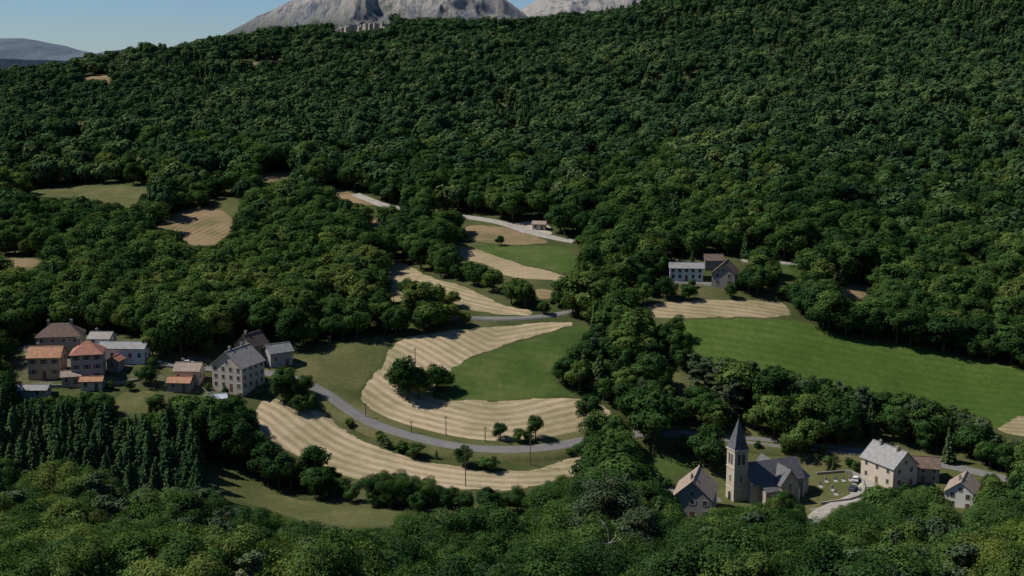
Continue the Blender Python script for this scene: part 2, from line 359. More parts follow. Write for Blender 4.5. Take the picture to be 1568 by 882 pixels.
field('meadow',[(170,600),(258,598),(250,628),(176,638)],M_MEAD2)
field('lawn',[(966,690),(1000,684),(1082,709),(1050,722),(1000,737),(963,716)],M_MEAD)
field('churchyard_lawn',[(1250,730),(1318,724),(1326,764),(1250,772)],M_MEAD)
field('meadow',[(1022,566),(1058,572),(1052,604),(1030,602)],M_MEAD2)
field('meadow',[(1180,402),(1230,402),(1222,432),(1190,430)],M_MEAD,mask=True)
field('garden',[(10,528),(120,518),(228,540),(330,548),(400,555),(432,562),(430,590),(395,602),(310,604),(240,596),(150,592),(20,598)],M_GARD,mask=False)
field('garden',[(1090,690),(1160,688),(1255,696),(1320,705),(1500,730),(1568,752),(1568,775),(1440,790),(1330,782),(1300,800),(1240,808),(1225,790),(1120,785),(1000,770),(985,752),(1060,742)],M_MEAD2,mask=False)
field('pavement',[(1222,786),(1240,772),(1290,770),(1284,782),(1258,800),(1236,808)],M_PAVE,mask=True)
field('pavement',[(1300,706),(1325,712),(1330,742),(1312,748),(1300,730)],M_PAVE,mask=True)
field('pavement',[(985,750),(1040,744),(1120,766),(1110,776),(1010,768)],M_PAVE,mask=False)
field('rubble_bank',[(782,343),(815,338),(838,342),(850,360),(820,361),(790,354)],M_RUB)
for z in [
 [(48,505),(222,515),(222,585),(160,598),(50,606),(15,610),(15,540)],[(222,548),(310,555),(330,535),(360,515),(445,525),(447,570),(405,600),(255,600)],
 [(1022,398),(1133,392),(1135,430),(1022,430)],[(1110,642),(1144,642),(1150,695),(1254,705),(1254,775),(1100,775)],
 [(1020,715),(1055,708),(1100,740),(1098,792),(1030,788)],[(1315,680),(1355,672),(1435,700),(1440,735),(1400,745),(1318,745)],[(1444,735),(1475,715),(1506,745),(1495,780),(1445,780)],
 [(955,412),(970,412),(970,428),(955,428)],[(310,606),(352,606),(350,624),(310,624)],[(812,336),(838,336),(838,352),(812,352)]]: rast(z)
def roadline(px,it=2): 
    q=np.array([P(a,b) for a,b in px]); return chaikin(q,it+1,False)
def road(name,px,width,mat,off=.25,maskw=5,skip=None):
    c=roadline(px)
    s=np.concatenate([[0],np.cumsum(np.linalg.norm(np.diff(c,axis=0),axis=1))]); t=np.arange(0,s[-1],3.)
    c=np.stack([np.interp(t,s,c[:,0]),np.interp(t,s,c[:,1])],1)
    for _ in range(6): c[1:-1]=(c[:-2]+2*c[1:-1]+c[2:])/4
    tg=np.gradient(c,axis=0); tg/=np.linalg.norm(tg,axis=1)[:,None]+1e-9; nr=np.stack([-tg[:,1],tg[:,0]],1)
    zc=H(c[:,0],c[:,1]); V=[]; prof=[(-.62,-.5),(-.5,1),(-.3,1),(-.1,1),(.1,1),(.3,1),(.5,1),(.62,-.5)]; k=len(prof)
    for q_,w_ in prof:
        p=c+nr*q_*width; zz=H(p[:,0],p[:,1]); V.append(np.column_stack([p,np.maximum(zz,zc*.6+zz*.4)*(1 if w_>0 else 0)+(zz if w_<0 else 0)+off*w_]))
    V=np.stack(V,1); m=len(c); idx=np.arange(m*k).reshape(m,k)
    f=np.stack([idx[:-1,:-1],idx[:-1,1:],idx[1:,1:],idx[1:,:-1]],-1).reshape(-1,4)[:,::-1]
    obj(name,mesh_np(name,V.reshape(-1,3),f,[mat],smooth_=True))
    if maskw:
        uu,vv,_=project(c[:,0],c[:,1],zc)
        for a,b in zip(uu,vv):
            x=int(a)+500;y=int(b)
            if 10<x<2550 and 10<y<990: MASK[y-maskw:y+maskw,x-maskw-3:x+maskw+3]=True
    return c
main=road('grass_verge',MAINROAD,11,M_MEAD2,.34,0)
road('road',MAINROAD,4.5,M_ASPH,.40,5)
road('gravel_track',[(545,298),(590,317),(650,325),(720,333),(770,341),(800,352),(830,361),(890,372)],4.2,M_GRAV,.36,3)
road('lane',[(430,491),(480,490),(560,493),(620,490),(700,487),(760,489),(820,487),(880,479),(930,462),(985,437),(1030,430),(1110,438)],2.8,M_ASPH,.36,2)
road('gravel_track',[(1135,400),(1180,403),(1260,407)],3.5,M_GRAV,.36,3)
road('village_lane',[(1232,830),(1240,800),(1262,778),(1320,764),(1335,735),(1330,700)],4.5,M_GRAV,.45,4)
# ------------------------------------------------------------------ tree prototypes
def quads(pos,nrm,sx,sy,roll=None):
    m=len(pos); nrm=nrm/(np.linalg.norm(nrm,axis=1)[:,None]+1e-9)
    a=rng.normal(size=(m,3)) if roll is None else roll
    t=a-(a*nrm).sum(1)[:,None]*nrm; t/=np.linalg.norm(t,axis=1)[:,None]+1e-9; b=np.cross(nrm,t)
    sx=sx[:,None]*t*.5; sy=sy[:,None]*b*.5
    k=nrm*(rng.random((m,1))*.15)*np.linalg.norm(sx,axis=1)[:,None]*2
    V=np.stack([pos-sx-sy*.6,pos+sx*.2-sy+k,pos+sx+sy*.6,pos-sx*.2+sy+k],1)
    return V
def build_tree(name,V,tint,leafmat,trunk,bark=M_BARK):
    V=V.reshape(-1,3); nq=len(V)//4; F_=np.arange(nq*4).reshape(-1,4)
    tv=np.array(trunk.v) if trunk.v else np.zeros((0,3)); tf=[tuple(i+len(V) for i in f) for f in trunk.f]
    me=bpy.data.meshes.new(name); me.from_pydata(V.tolist()+tv.tolist(),[],F_.tolist()+tf)
    me.materials.append(leafmat); me.materials.append(bark)
    mi=np.zeros(nq+len(tf),np.int32); mi[nq:]=1; me.polygons.foreach_set('material_index',mi)
    at=me.attributes.new('tint','FLOAT','FACE'); tt=np.zeros(nq+len(tf),np.float32); tt[:nq]=tint; at.data.foreach_set('value',tt)
    return me
def broadleaf(name,nleaf,ls,leafmat=L_BR,seed=0,tall=1.0,wide=1.0,low=2.0,ncl=(18,28),jit=.3):
    global rng
    r=np.random.default_rng(seed); rng=r
    hh=10.; cz=(hh+low)/2; rz=(hh-low)/2*tall; rx=3.9*wide
    nc=r.integers(*ncl); cs=[];rs=[]; big=(24/nc)**.4
    for i in range(nc):
        th=r.random()*2*math.pi; zz=r.uniform(-.85,.95); q=math.sqrt(max(0,1-zz*zz)); k=r.uniform(.5,.92)
        cs.append((rx*q*k*math.cos(th),rx*q*k*math.sin(th),cz+rz*zz*.78)); rs.append(r.uniform(.9,1.8)*(1-.2*max(0,zz))*big)
    cs.append((0,0,cz)); rs.append(2.2)
    cs=np.array(cs);rs=np.array(rs); w=rs**2/np.sum(rs**2)
    ci=r.choice(len(cs),nleaf,p=w); d=r.normal(size=(nleaf,3)); d[:,2]+=.35; d/=np.linalg.norm(d,axis=1)[:,None]
    rad=rs[ci]*(1+.15*r.normal(size=nleaf))*np.where(r.random(nleaf)<.15,r.uniform(.4,.9,nleaf),1)
    pos=cs[ci]+d*rad[:,None]*np.array([1,1,.85])
    ctr=np.array([0,0,cz-1]); outw=pos-ctr; outw/=np.linalg.norm(outw,axis=1)[:,None]
    nrm=d*.7+outw*.9+r.normal(size=(nleaf,3))*jit
    s=ls*r.uniform(.6,1.4,nleaf)
    V=quads(pos,nrm,s*1.2,s)
    ctint=r.uniform(.22,.78,len(cs)); tint=np.clip(ctint[ci]+r.normal(size=nleaf)*.14,0,1)
    T=Part(); T.cyl((0,0,-1.5),(0,0,4),.32,.22); T.cyl((0,0,4),(.1,0,7.5),.22,.08)
    for i in range(6):
        c=cs[i]; T.cyl((0,0,2.2+i*.5),tuple(c),.13,.04,5)
    return build_tree(name,V,tint,leafmat,T)
def spruce(name,nleaf,ls,seed,rad=1.9):
    global rng
    r=np.random.default_rng(seed); rng=r
    lv=22; ph=r.random(lv)*6.28
    z=10*(1-np.sqrt(r.random(nleaf)))*.93+.6; li=(z/10*lv).astype(int)%lv
    nb=7; b=r.integers(0,nb,nleaf); th=ph[li]+b*2*math.pi/nb+r.normal(size=nleaf)*.16
    zl=(li+.5)/lv*10; maxr=rad*(1-zl/10.2)**.85*(1+.25*np.sin(ph[li]*3+b*2.1)); rr=maxr*np.sqrt(r.random(nleaf))
    pz=zl-rr*.35+r.normal(size=nleaf)*.08+.25
    pos=np.stack([rr*np.cos(th),rr*np.sin(th),pz],1)
    nrm=np.stack([np.cos(th)*.5,np.sin(th)*.5,np.ones(nleaf)],1)+r.normal(size=(nleaf,3))*.35
    roll=np.stack([np.cos(th),np.sin(th),-.5*np.ones(nleaf)],1)
    s=ls*r.uniform(.7,1.3,nleaf); Vq=quads(pos,nrm,s*1.5,s*.8,roll)
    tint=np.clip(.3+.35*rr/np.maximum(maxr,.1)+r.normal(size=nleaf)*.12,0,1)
    T=Part(); T.cyl((0,0,-1.5),(0,0,9.9),.2,.03)
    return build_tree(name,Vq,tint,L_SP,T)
def pine(name,nleaf,ls,seed,mat=L_PI,low=3.,ncl=30):
    global rng
    r=np.random.default_rng(seed); rng=r
    cs=[];rs=[];T=Part(); T.cyl((0,0,-1.5),(.15,.1,5),.24,.17); T.cyl((.15,.1,5),(0,0,9.6),.17,.04)
    for i in range(ncl):
        z=r.uniform(low,9.3); th=r.random()*6.28; k=(1-(z-low)/(10.5-low))**.7*2.7*r.uniform(.35,1.)+.2
        c=(k*math.cos(th),k*math.sin(th),z+r.uniform(-.2,.4)); cs.append(c); rs.append(r.uniform(.55,1.05)); T.cyl((0,0,z-.5),c,.07,.02,4)
    for i in range(4):
        z=r.uniform(1,low); th=r.random()*6.28; T.cyl((0,0,z),(1.6*math.cos(th),1.6*math.sin(th),z+.2),.05,.01,4)
    cs=np.array(cs);rs=np.array(rs); ci=r.choice(len(cs),nleaf,p=rs**2/np.sum(rs**2)); d=r.normal(size=(nleaf,3)); d/=np.linalg.norm(d,axis=1)[:,None]
    pos=cs[ci]+d*(rs[ci]*r.uniform(.5,1.1,nleaf))[:,None]*np.array([1,1,.5])
    nrm=d+r.normal(size=(nleaf,3))*.4+np.array([0,0,.6]); s=ls*r.uniform(.6,1.4,nleaf)
    tint=np.clip(r.uniform(.25,.7,len(cs))[ci]+r.normal(size=nleaf)*.15,0,1)
    return build_tree(name,quads(pos,nrm,s*1.3,s*.7),tint,mat,T)
PROTO={}
for i,k in enumerate('abcde'): PROTO['broadleaf_'+k]=broadleaf('broadleaf_'+k,3600,.42,L_BR,10+i,1.0,[1,.85,1.15,.95,1.05][i])
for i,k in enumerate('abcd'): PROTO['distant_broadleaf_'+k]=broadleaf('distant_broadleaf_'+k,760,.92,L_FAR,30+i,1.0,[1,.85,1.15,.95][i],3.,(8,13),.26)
for i,k in enumerate('ab'): PROTO['distant_spruce_'+k]=spruce('distant_spruce_'+k,420,.75,50+i,2.1)
for i,k in enumerate('abc'): PROTO['near_broadleaf_'+k]=broadleaf('near_broadleaf_'+k,17000,.17,L_BR,60+i,1.0,[1,.85,1.1][i],2.0,(26,38),.45)
for i,k in enumerate('abc'): PROTO['pine_'+k]=pine('pine_'+k,3600,.32,80+i)
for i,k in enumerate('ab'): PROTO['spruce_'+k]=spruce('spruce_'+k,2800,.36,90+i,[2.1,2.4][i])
YG=[broadleaf('sunlit_tinted_tree_mesh',26000,.125,L_YG,100+i,1.,1.,1.5,(34,44),.5) for i in range(2)]
BIGPINE=[pine('big_pine_mesh',16000,.14,120+i,L_PI,2.,55) for i in range(2)]
pc=bpy.data.collections.new('tree_library')
for k,me in PROTO.items():
    ob=bpy.data.objects.new(k,me); pc.objects.link(ob)
ORDER={k:i for i,k in enumerate(sorted(PROTO))}
# ------------------------------------------------------------------ forest scatter
rng=np.random.default_rng(5)
pts=[]
def grid(y0,y1,s):
    ysn=np.arange(y0,y1,s*.87)
    for j,y in enumerate(ysn):
        hw=y*.52+25; x=np.arange(-hw,hw,s)+(s/2 if j%2 else 0)
        pts.append(np.stack([x+rng.uniform(-.46,.46,len(x))*s,y+rng.uniform(-.46,.46,len(x))*s],1))
grid(150,300,6.4); grid(300,460,5.4); grid(460,700,7.2); grid(700,1100,8.2); grid(1100,1650,8.8)
Q=np.vstack(pts); x,y=Q.T; z=H(x,y); u,v,dep=project(x,y,z)
def inpoly(u,v,p):
    ins=np.zeros(len(u),bool)
    for i in range(len(p)):
        a=p[i-1];b=p[i]
        if a[1]==b[1]: continue
        ins^=((a[1]>v)!=(b[1]>v))&(u<(b[0]-a[0])*(v-a[1])/(b[1]-a[1])+a[0])
    return ins
def mlook(uu,vv):
    a=np.clip(uu.astype(int)+500,0,MASK.shape[1]-1); b=vv.astype(int); ok=(b>=0)&(b<1000)
    return MASK[np.clip(b,0,999),a]&ok
conif=rng.random(len(x))
clus=vnoise(x/60+9,y/60)
sprz=inpoly(u,v,[(-250,640),(120,655),(330,690),(345,790),(250,800),(100,770),(-250,780)])
pinz=inpoly(u,v,[(1040,640),(1060,560),(1150,565),(1290,590),(1450,650),(1400,690),(1200,665)])|inpoly(u,v,[(150,790),(330,770),(420,830),(380,900),(120,900)])|inpoly(u,v,[(1420,640),(1540,660),(1568,720),(1440,690)])
pinz&=rng.random(len(x))<.7
kind=np.where(sprz,1,np.where(pinz,2,0))
kind=np.where((kind==0)&(y>800)&(conif<.10+.6*(clus>.70)),1,kind)
kind=np.where((kind==0)&(y<=800)&(conif<.04),1,kind); kind=np.where((kind==0)&(y<420)&(conif>.95),2,kind)
kind=np.where((kind==0)&(y<300)&(conif>.86),2,kind)
rv=rng.uniform(.60,1.30,len(x)); rv=np.where(sprz,.85+.3*(rv-.68),rv)
base_h=np.where(kind==1,13.5,np.where(kind==2,12.0,12.4))*rv*(.82+.38*vnoise(x/28,y/28))
base_h*=np.where(y>1000,.92,1)
ok=np.zeros(len(x),bool); fac=np.zeros(len(x))
for s in (1,.8,.62,.45,.32,.22):
    h=base_h*s; sc=F/dep*h
    bad=mlook(u,v)|mlook(u,v-.3*sc)|mlook(u,v-.62*sc)|mlook(u,v-.95*sc)|mlook(u-.25*sc,v-.55*sc)|mlook(u+.25*sc,v-.55*sc)|mlook(u-.2*sc,v-.1*sc)|mlook(u+.2*sc,v-.1*sc)
    g=(~bad)&(~ok); fac[g]=s; ok|=g
ok&=~((fac<.35)&(rng.random(len(x))<.35))
loose=inpoly(u,v,[(960,680),(1568,700),(1568,800),(1200,800),(980,790)])
ok&=~(loose&(rng.random(len(x))<.25)); fac=np.where(loose,np.minimum(fac,.7),fac)
ok&=~((y>900)&(vnoise(x/45+50,y/30)>.94))
ok&=~((x**2+y**2)<150**2)
x,y,z,u,v,kind,h=[q[ok] for q in (x,y,z,u,v,kind,base_h*fac)]
m=len(x); idxs=np.zeros(m,np.int32); fr_=rng.random(m)
for i in range(m):
    far=y[i]>560+260*fr_[i]
    if kind[i]==1: nme=('distant_spruce_' if far else 'spruce_')+random.choice('ab')
    elif kind[i]==2: nme='pine_'+random.choice('abc')
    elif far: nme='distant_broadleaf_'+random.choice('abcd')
    elif y[i]<300: nme='near_broadleaf_'+random.choice('abc')
    else: nme='broadleaf_'+random.choice('abcde')
    idxs[i]=ORDER[nme]
print('TREES',m)
me=bpy.data.meshes.new('forest'); me.vertices.add(m); me.vertices.foreach_set('co',np.stack([x,y,z-.2],1).astype(np.float32).ravel())
a=me.attributes.new('idx','INT','POINT'); a.data.foreach_set('value',idxs)
a=me.attributes.new('sc','FLOAT_VECTOR','POINT'); sxy=h/10*np.where(h<5,1.35,1)*rng.uniform(.92,1.25,m)
a.data.foreach_set('vector',np.stack([sxy,sxy,h/10],1).astype(np.float32).ravel())
a=me.attributes.new('rt','FLOAT_VECTOR','POINT'); a.data.foreach_set('vector',np.stack([rng.normal(size=m)*.05,rng.normal(size=m)*.05,rng.random(m)*6.28],1).astype(np.float32).ravel())
forest=obj('forest',me)
ng=bpy.data.node_groups.new('forest_scatter','GeometryNodeTree')
ng.interface.new_socket('Geometry',in_out='INPUT',socket_type='NodeSocketGeometry'); ng.interface.new_socket('Geometry',in_out='OUTPUT',socket_type='NodeSocketGeometry')
gi=ng.nodes.new('NodeGroupInput'); go=ng.nodes.new('NodeGroupOutput'); ip=ng.nodes.new('GeometryNodeInstanceOnPoints'); ci=ng.nodes.new('GeometryNodeCollectionInfo')
ci.inputs['Collection'].default_value=pc; ci.inputs['Separate Children'].default_value=True; ci.inputs['Reset Children'].default_value=True
def na(nm,ty):
    q=ng.nodes.new('GeometryNodeInputNamedAttribute'); q.data_type=ty; q.inputs['Name'].default_value=nm
    return next(s for s in q.outputs if s.enabled and s.name=='Attribute')
L=ng.links.new
L(gi.outputs[0],ip.inputs['Points']); L(ci.outputs[0],ip.inputs['Instance']); ip.inputs['Pick Instance'].default_value=True
L(na('idx','INT'),ip.inputs['Instance Index']); L(na('rt','FLOAT_VECTOR'),ip.inputs['Rotation']); L(na('sc','FLOAT_VECTOR'),ip.inputs['Scale']); L(ip.outputs[0],go.inputs[0])
md=forest.modifiers.new('scatter','NODES'); md.node_group=ng
# ------------------------------------------------------------------ individual trees
def tree(u,v,hpx,me,name='broadleaf_tree',wide=1.):
    X,Y=P(u,v); Z=float(H(X,Y)); _,_,dp=project(X,Y,Z); hm=hpx*dp/F/math.cos(math.radians(14))
    return obj(name,me,None,(X,Y,Z-.2),(0,0,random.random()*6.28),(hm/10*wide,hm/10*wide,hm/10))
bl=[PROTO['broadleaf_'+k] for k in 'abcde']; nb=[PROTO['near_broadleaf_'+k] for k in 'abc']
for u_,v_,h_ in [(622,612,66),(612,600,40),(641,610,46),(668,600,46),(655,596,34),(680,598,32),(765,376,16),(482,740,58),(470,735,40),(505,745,34),(570,772,50),(590,770,46),(603,774,58),(622,775,50),(648,772,46),(668,774,34),(690,780,38),(712,783,32),(745,784,40),(768,786,34),(792,786,44),(820,780,32),(850,768,36),(866,765,40),
  (766,673,26),(795,677,22),(820,672,36),(808,678,18),(438,616,54),(452,620,40),(466,606,34),(474,630,30),(458,632,28),(225,590,32),(903,650,45),(915,690,62),(905,712,50),(920,735,60),(940,690,55),(625,462,36),(640,492,60),(662,488,58),(650,480,50),(695,470,24),
  (1092,700,30),(1258,700,20),(1300,715,16),(1310,722,18),(1160,690,16),(1205,696,20),(1230,698,18),(1200,800,50),(1182,806,46),(1222,806,36),(1160,806,38),(1135,808,36),(1105,812,40),(1290,812,40),(1320,800,32),(1350,790,34),(1385,792,38),(1415,800,34),(1385,758,20),(1425,812,34),(1080,830,44),(1530,785,40),(1522,770,34),(200,598,16),(240,640,36),(1035,520,40),(1020,540,46),(1040,550,46),
  (1005,425,38),(990,440,34),(1060,440,14),(1160,430,44),(1180,436,40),(1145,440,30),(1118,388,18),(235,566,22),(50,560,20),(170,596,14),(318,598,12),(345,606,16)]:
    tree(u_,v_,h_,random.choice(bl if v_<640 else nb if v_>760 else bl),wide=random.uniform(.9,1.2))
for u_,v_,h_ in [(1060,402,20),(1140,394,22),(1085,408,16),(230,640,28),(1276,722,22),(1268,724,18),(172,110,22),(166,111,14)]: tree(u_,v_,h_,PROTO['spruce_a'],'spruce_tree')
for u_,v_,h_,w_ in [(928,900,190,1.25),(975,915,150,1.2),(885,915,140,1.2),(1010,905,95,1.1),(850,905,95,1.1)]: tree(u_,v_,h_,random.choice(BIGPINE),'pine_tree',w_)
for u_,v_,h_ in [(1130,925,95),(1530,975,150),(1470,975,125),(1400,965,110),(1240,960,110),(1290,965,100),(1575,960,170),(1050,960,100),(1340,962,105)]: tree(u_,v_,h_,random.choice(YG),'broadleaf_tree',1.15)
def snag(u,v,hpx):
    X,Y=P(u,v); Z=float(H(X,Y)); _,_,dp=project(X,Y,Z); h=hpx*dp/F; T=Part(); r=random.Random(3)
    p=Vector((0,0,-1)); rad=.2
    for i in range(8):
        q=Vector((r.uniform(-.2,.2),r.uniform(-.2,.2),h*(i+1)/8)); T.cyl(p,q,rad,rad*.8,6); rad*=.8
        if i>1:
            for k in range(3):
                th=r.random()*6.28; e=q+Vector((math.cos(th)*1.5,math.sin(th)*1.5,r.uniform(.2,1.3))); T.cyl(q,e,.06,.035,4); T.cyl(e,e+Vector((math.cos(th+.6)*.7,math.sin(th+.6)*.7,.6)),.035,.015,4)
        p=q
    o_=T.make('dead_tree',M_PBARK); o_.location=(X,Y,Z)
snag(928,985,185)
# ------------------------------------------------------------------ buildings
def ground(u,v,side=0):
    X,Y=P(u,v); return X,Y,float(H(X,Y))
def house(name,u,v,L=10,W=8,h=5.5,R=3,rot=0,wall=W_CREAM,roof=R_GRY,st=2,cl=3,cg=2,hip=False,chim=1,shut=None,door=True,ov=.45,dz=0.):
    X,Y,Z=ground(u,v); e=bpy.data.objects.new(name,None); COL.objects.link(e); e.location=(X,Y,Z+dz); e.rotation_euler=(0,0,math.radians(rot))
    a,b=L/2,W/2; w=Part()
    if hip: w.box((0,0,(h-3)/2),(L,W,h+3))
    else:
        pr=[(-b,-3),(b,-3),(b,h),(0,h+R),(-b,h)]
        w.prism([(-a,p,q) for p,q in pr],[(a,p,q) for p,q in pr])
    w.make('walls',wall,e)
    rf=Part(); sl=R/b; t=.22
    if hip:
        rr=max(0.2,a-b*.95); ez=h-ov*sl+.06
        lo=[(-a-ov,-b-ov,ez),(a+ov,-b-ov,ez),(a+ov,b+ov,ez),(-a-ov,b+ov,ez)]; up=[(x_,y_,z_+t) for x_,y_,z_ in lo]
        rf.poly(lo+up+[(-rr,0,h+R+t),(rr,0,h+R+t)],[(3,2,1,0),(0,1,5,4),(1,2,6,5),(2,3,7,6),(3,0,4,7),(4,5,9,8),(5,6,9),(6,7,8,9),(7,4,8)])
    else:
        for sg in (-1,1):
            y0,z0=sg*(b+ov),h-ov*sl+.03; y1,z1=0.0,h+R+.03
            pr=[(y0,z0),(y1,z1),(y1,z1+t),(y0,z0+t)]
            rf.prism([(-a-ov,p,q) for p,q in pr],[(a+ov,p,q) for p,q in pr])
        rf.box((0,0,h+R+t+.05),(L+2*ov,.35,.12))
    rf.make('roof',roof,e)
    gl,fr,sh,dr=Part(),Part(),Part(),Part()
    def win(o_,r_,n_,ww=.95,wh=1.35):
        q=[(-ww/2,0),(ww/2,0),(ww/2,wh),(-ww/2,wh)]; gl.panel(o_,r_,n_,q,-.05,.02)
        for p in ([(-ww/2-.14,-.16),(ww/2+.14,-.16),(ww/2+.14,0),(-ww/2-.14,0)],[(-ww/2-.14,wh),(ww/2+.14,wh),(ww/2+.14,wh+.16),(-ww/2-.14,wh+.16)],
                  [(-ww/2-.14,0),(-ww/2,0),(-ww/2,wh),(-ww/2-.14,wh)],[(ww/2,0),(ww/2+.14,0),(ww/2+.14,wh),(ww/2,wh)],[(-.03,0),(.03,0),(.03,wh),(-.03,wh)]): fr.panel(o_,r_,n_,p,-.05,.06)
        if shut:
            for sg in (-1,1):
                c=sg*(ww/2+.14+.24); sh.panel(o_,r_,n_,[(c-.23,0),(c+.23,0),(c+.23,wh),(c-.23,wh)],.01,.05)
    fh=h/st
    for r_,n_,wd,dd,nc,gb in (((1,0),(0,-1),L,b,cl,0),((-1,0),(0,1),L,b,cl,0),((0,-1),(-1,0),W,a,cg,1),((0,1),(1,0),W,a,cg,1)):
        for s_ in range(st):
            for c in range(nc):
                al=(c+.5)/nc*wd-wd/2; zz=s_*fh+fh*.38
                if s_==0 and c==nc//2 and door and nc>1:
                    o_=(n_[0]*dd+r_[0]*al,n_[1]*dd+r_[1]*al,0); dr.panel(o_,r_,n_,[(-.55,-.5),(.55,-.5),(.55,2.1),(-.55,2.1)],-.05,.04); continue
                win((n_[0]*dd+r_[0]*al,n_[1]*dd+r_[1]*al,zz),r_,n_)
        if gb and not hip and R>2.2: win((n_[0]*dd,n_[1]*dd,h+R*.15),r_,n_,.8,1.1)
    gl.make('window_glass',M_GLASS,e); fr.make('window_frames',M_FRAME,e)
    if shut: sh.make('shutters',shut,e)
    dr.make('door',M_SHUT,e)
    if chim:
        c=Part()
        for i in range(chim):
            cx=(-a*.55,a*.5)[i%2]; c.box((cx,.6,h+R-.1),(.75,.6,2.2)); c.box((cx,.6,h+R+1.06),(.95,.8,.12)); c.box((cx,.6,h+R+1.27),(.4,.3,.3))
        c.make('chimney',W_STONE,e)
    return e
# left village
house('stone_house',95,540,14,9,6.5,3.5,8,W_STONE,R_BRN,2,4,2,hip=True,chim=2)
house('ochre_house',74,573,10,8.5,6.5,2.6,5,W_OCHRE,R_ORG,2,3,2,shut=M_SHUT)
house('tall_village_house',137,578,9.5,9,8.6,3.2,12,W_PINK,R_RED,3,3,3,hip=True,shut=M_SHUT)
house('long_village_building',192,551,15,7,4.6,1.4,-3,W_WHITE,R_LSL,1,5,2,chim=1)
house('white_annex_house',158,540,7,7,5.5,1.5,-3,W_WHITE,R_GRY,2,2,2)
house('garage_outbuilding',142,594,6.5,4,2.6,.9,5,W_CREAM,R_ORG,1,2,1,chim=0)
house('small_house',110,588,5.5,4.5,3,1.2,15,W_STONE,R_TAN,1,2,1,chim=0)
house('small_house',178,566,4.5,4,3.4,1.2,80,W_STONE,R_RED,1,1,1,chim=0)
house('garden_shed',48,606,11,5,2.4,1.0,2,W_GREY,R_LSL,1,2,1,chim=0,door=False)
house('tiled_cottage',291,583,8,6.5,4,1.9,-4,W_CREAM,R_TAN,1,3,2,chim=1)
house('tiled_outbuilding',277,596,7,4.5,2.7,1.2,-4,W_STONE,R_ORG,1,2,1,chim=0)
house('gabled_farmhouse',366,590,12,11.5,7.6,4.6,66,W_CREAM,R_GRY,3,4,4,chim=2)
house('brown_roofed_house',387,553,8,7,6.0,3.6,60,W_STONE,R_BRN,2,2,2)
house('grey_barn',426,557,8,6,4.6,2.2,35,W_GREY,R_LSL,1,2,1,chim=0)
house('metal_roofed_shed',331,618,6,4,2,.8,20,W_GREY,R_MET,1,1,1,chim=0,door=False)
# hamlet
house('white_farmhouse',1050,427,13,7,4.8,1.6,-4,W_WHITE,R_LSL,2,5,2,chim=1)
house('stone_barn',1110,435,10,9,5.0,4.0,72,W_STONE,R_BRN,2,2,2,chim=0)
house('lean_to_barn',1092,412,7,5,4,2,-5,W_STONE,R_BRN,1,2,1,chim=0)
house('stone_hut',962,427,3.2,3.2,3.4,1.2,0,W_GREY,R_LSL,1,1,1,chim=0)
house('track_side_cabin',826,351,6,4.5,2.6,1.1,-10,W_CREAM,R_TAN,1,2,1,chim=0)
# right village
house('gabled_stone_house',1064,782,13,10.5,6.0,4.8,74,W_GREY,R_TAN,2,3,3,chim=1,shut=M_SHUTB)
house('slate_roofed_house',1360,736,13,9.5,6.4,4.2,118,W_CREAM,R_LSL,2,3,2,chim=2)
house('brown_roofed_house',1411,733,9,7,4.5,2.2,-12,W_STONE,R_BRN,2,3,2,chim=0)
house('white_gabled_house',1473,772,10,8,4.8,3.2,62,W_WHITE,R_TAN,2,2,2,chim=1)
house('orange_roofed_house',1275,846,8,6.5,4,2.2,70,W_CREAM,R_ORG,1,2,1)
house('orange_roofed_house',1472,835,9,6,3.2,1.8,10,W_CREAM,R_TAN,1,2,1)
house('orange_roofed_house',1188,874,7,6,4,2,60,W_CREAM,R_RED,1,2,1)
house('grey_roofed_house',1405,842,7,6,3,1.6,30,W_WHITE,R_GRY,1,2,1)
house('red_roofed_shed',446,842,5,4,3,1.4,100,W_STONE,R_RED,1,1,1,chim=0,door=False)
house('red_roofed_shed',787,868,6,4,2.4,1.0,5,W_STONE,R_RED,1,1,1,chim=0,door=False)
# church
X,Y,Z=ground(1127,765)
ch=bpy.data.objects.new('village_church',None); COL.objects.link(ch); ch.location=(X,Y,Z); ch.rotation_euler=(0,0,math.radians(20)); ch.scale=(.95,.95,.95)
t=2.25; TH=16.2
p=Part(); p.box((0,0,TH/2-1.5),(2*t,2*t,TH+3)); p.make('tower_walls',W_TOWER,ch)
q=Part()
for sx in (-1,1):
    for sy in (-1,1):
        for i in range(int(TH/.6)):
            w_=.75 if i%2 else .5; q.box((sx*(t+.03-w_/2),sy*(t+.03-w_/2),i*.6+.3),(w_,w_,.57))
for zz,o_ in ((10.6,.16),(16.2,.32),(4.2,.1)): q.box((0,0,zz+.012),(2*t+2*o_,2*t+2*o_,.36))
q.make('quoins_and_cornices',W_QUOIN,ch)
def arch(w,h_): 
    return [(-w/2,0),(w/2,0)]+[(w/2*math.cos(a_),h_-w/2+w/2*1.25*math.sin(a_)) for a_ in [math.pi*i/8 for i in range(9)]]
gl=Part(); fr=Part(); lv=Part()
dirs=[((1,0),(0,-1)),((0,-1),(-1,0)),((-1,0),(0,1)),((0,1),(1,0))]
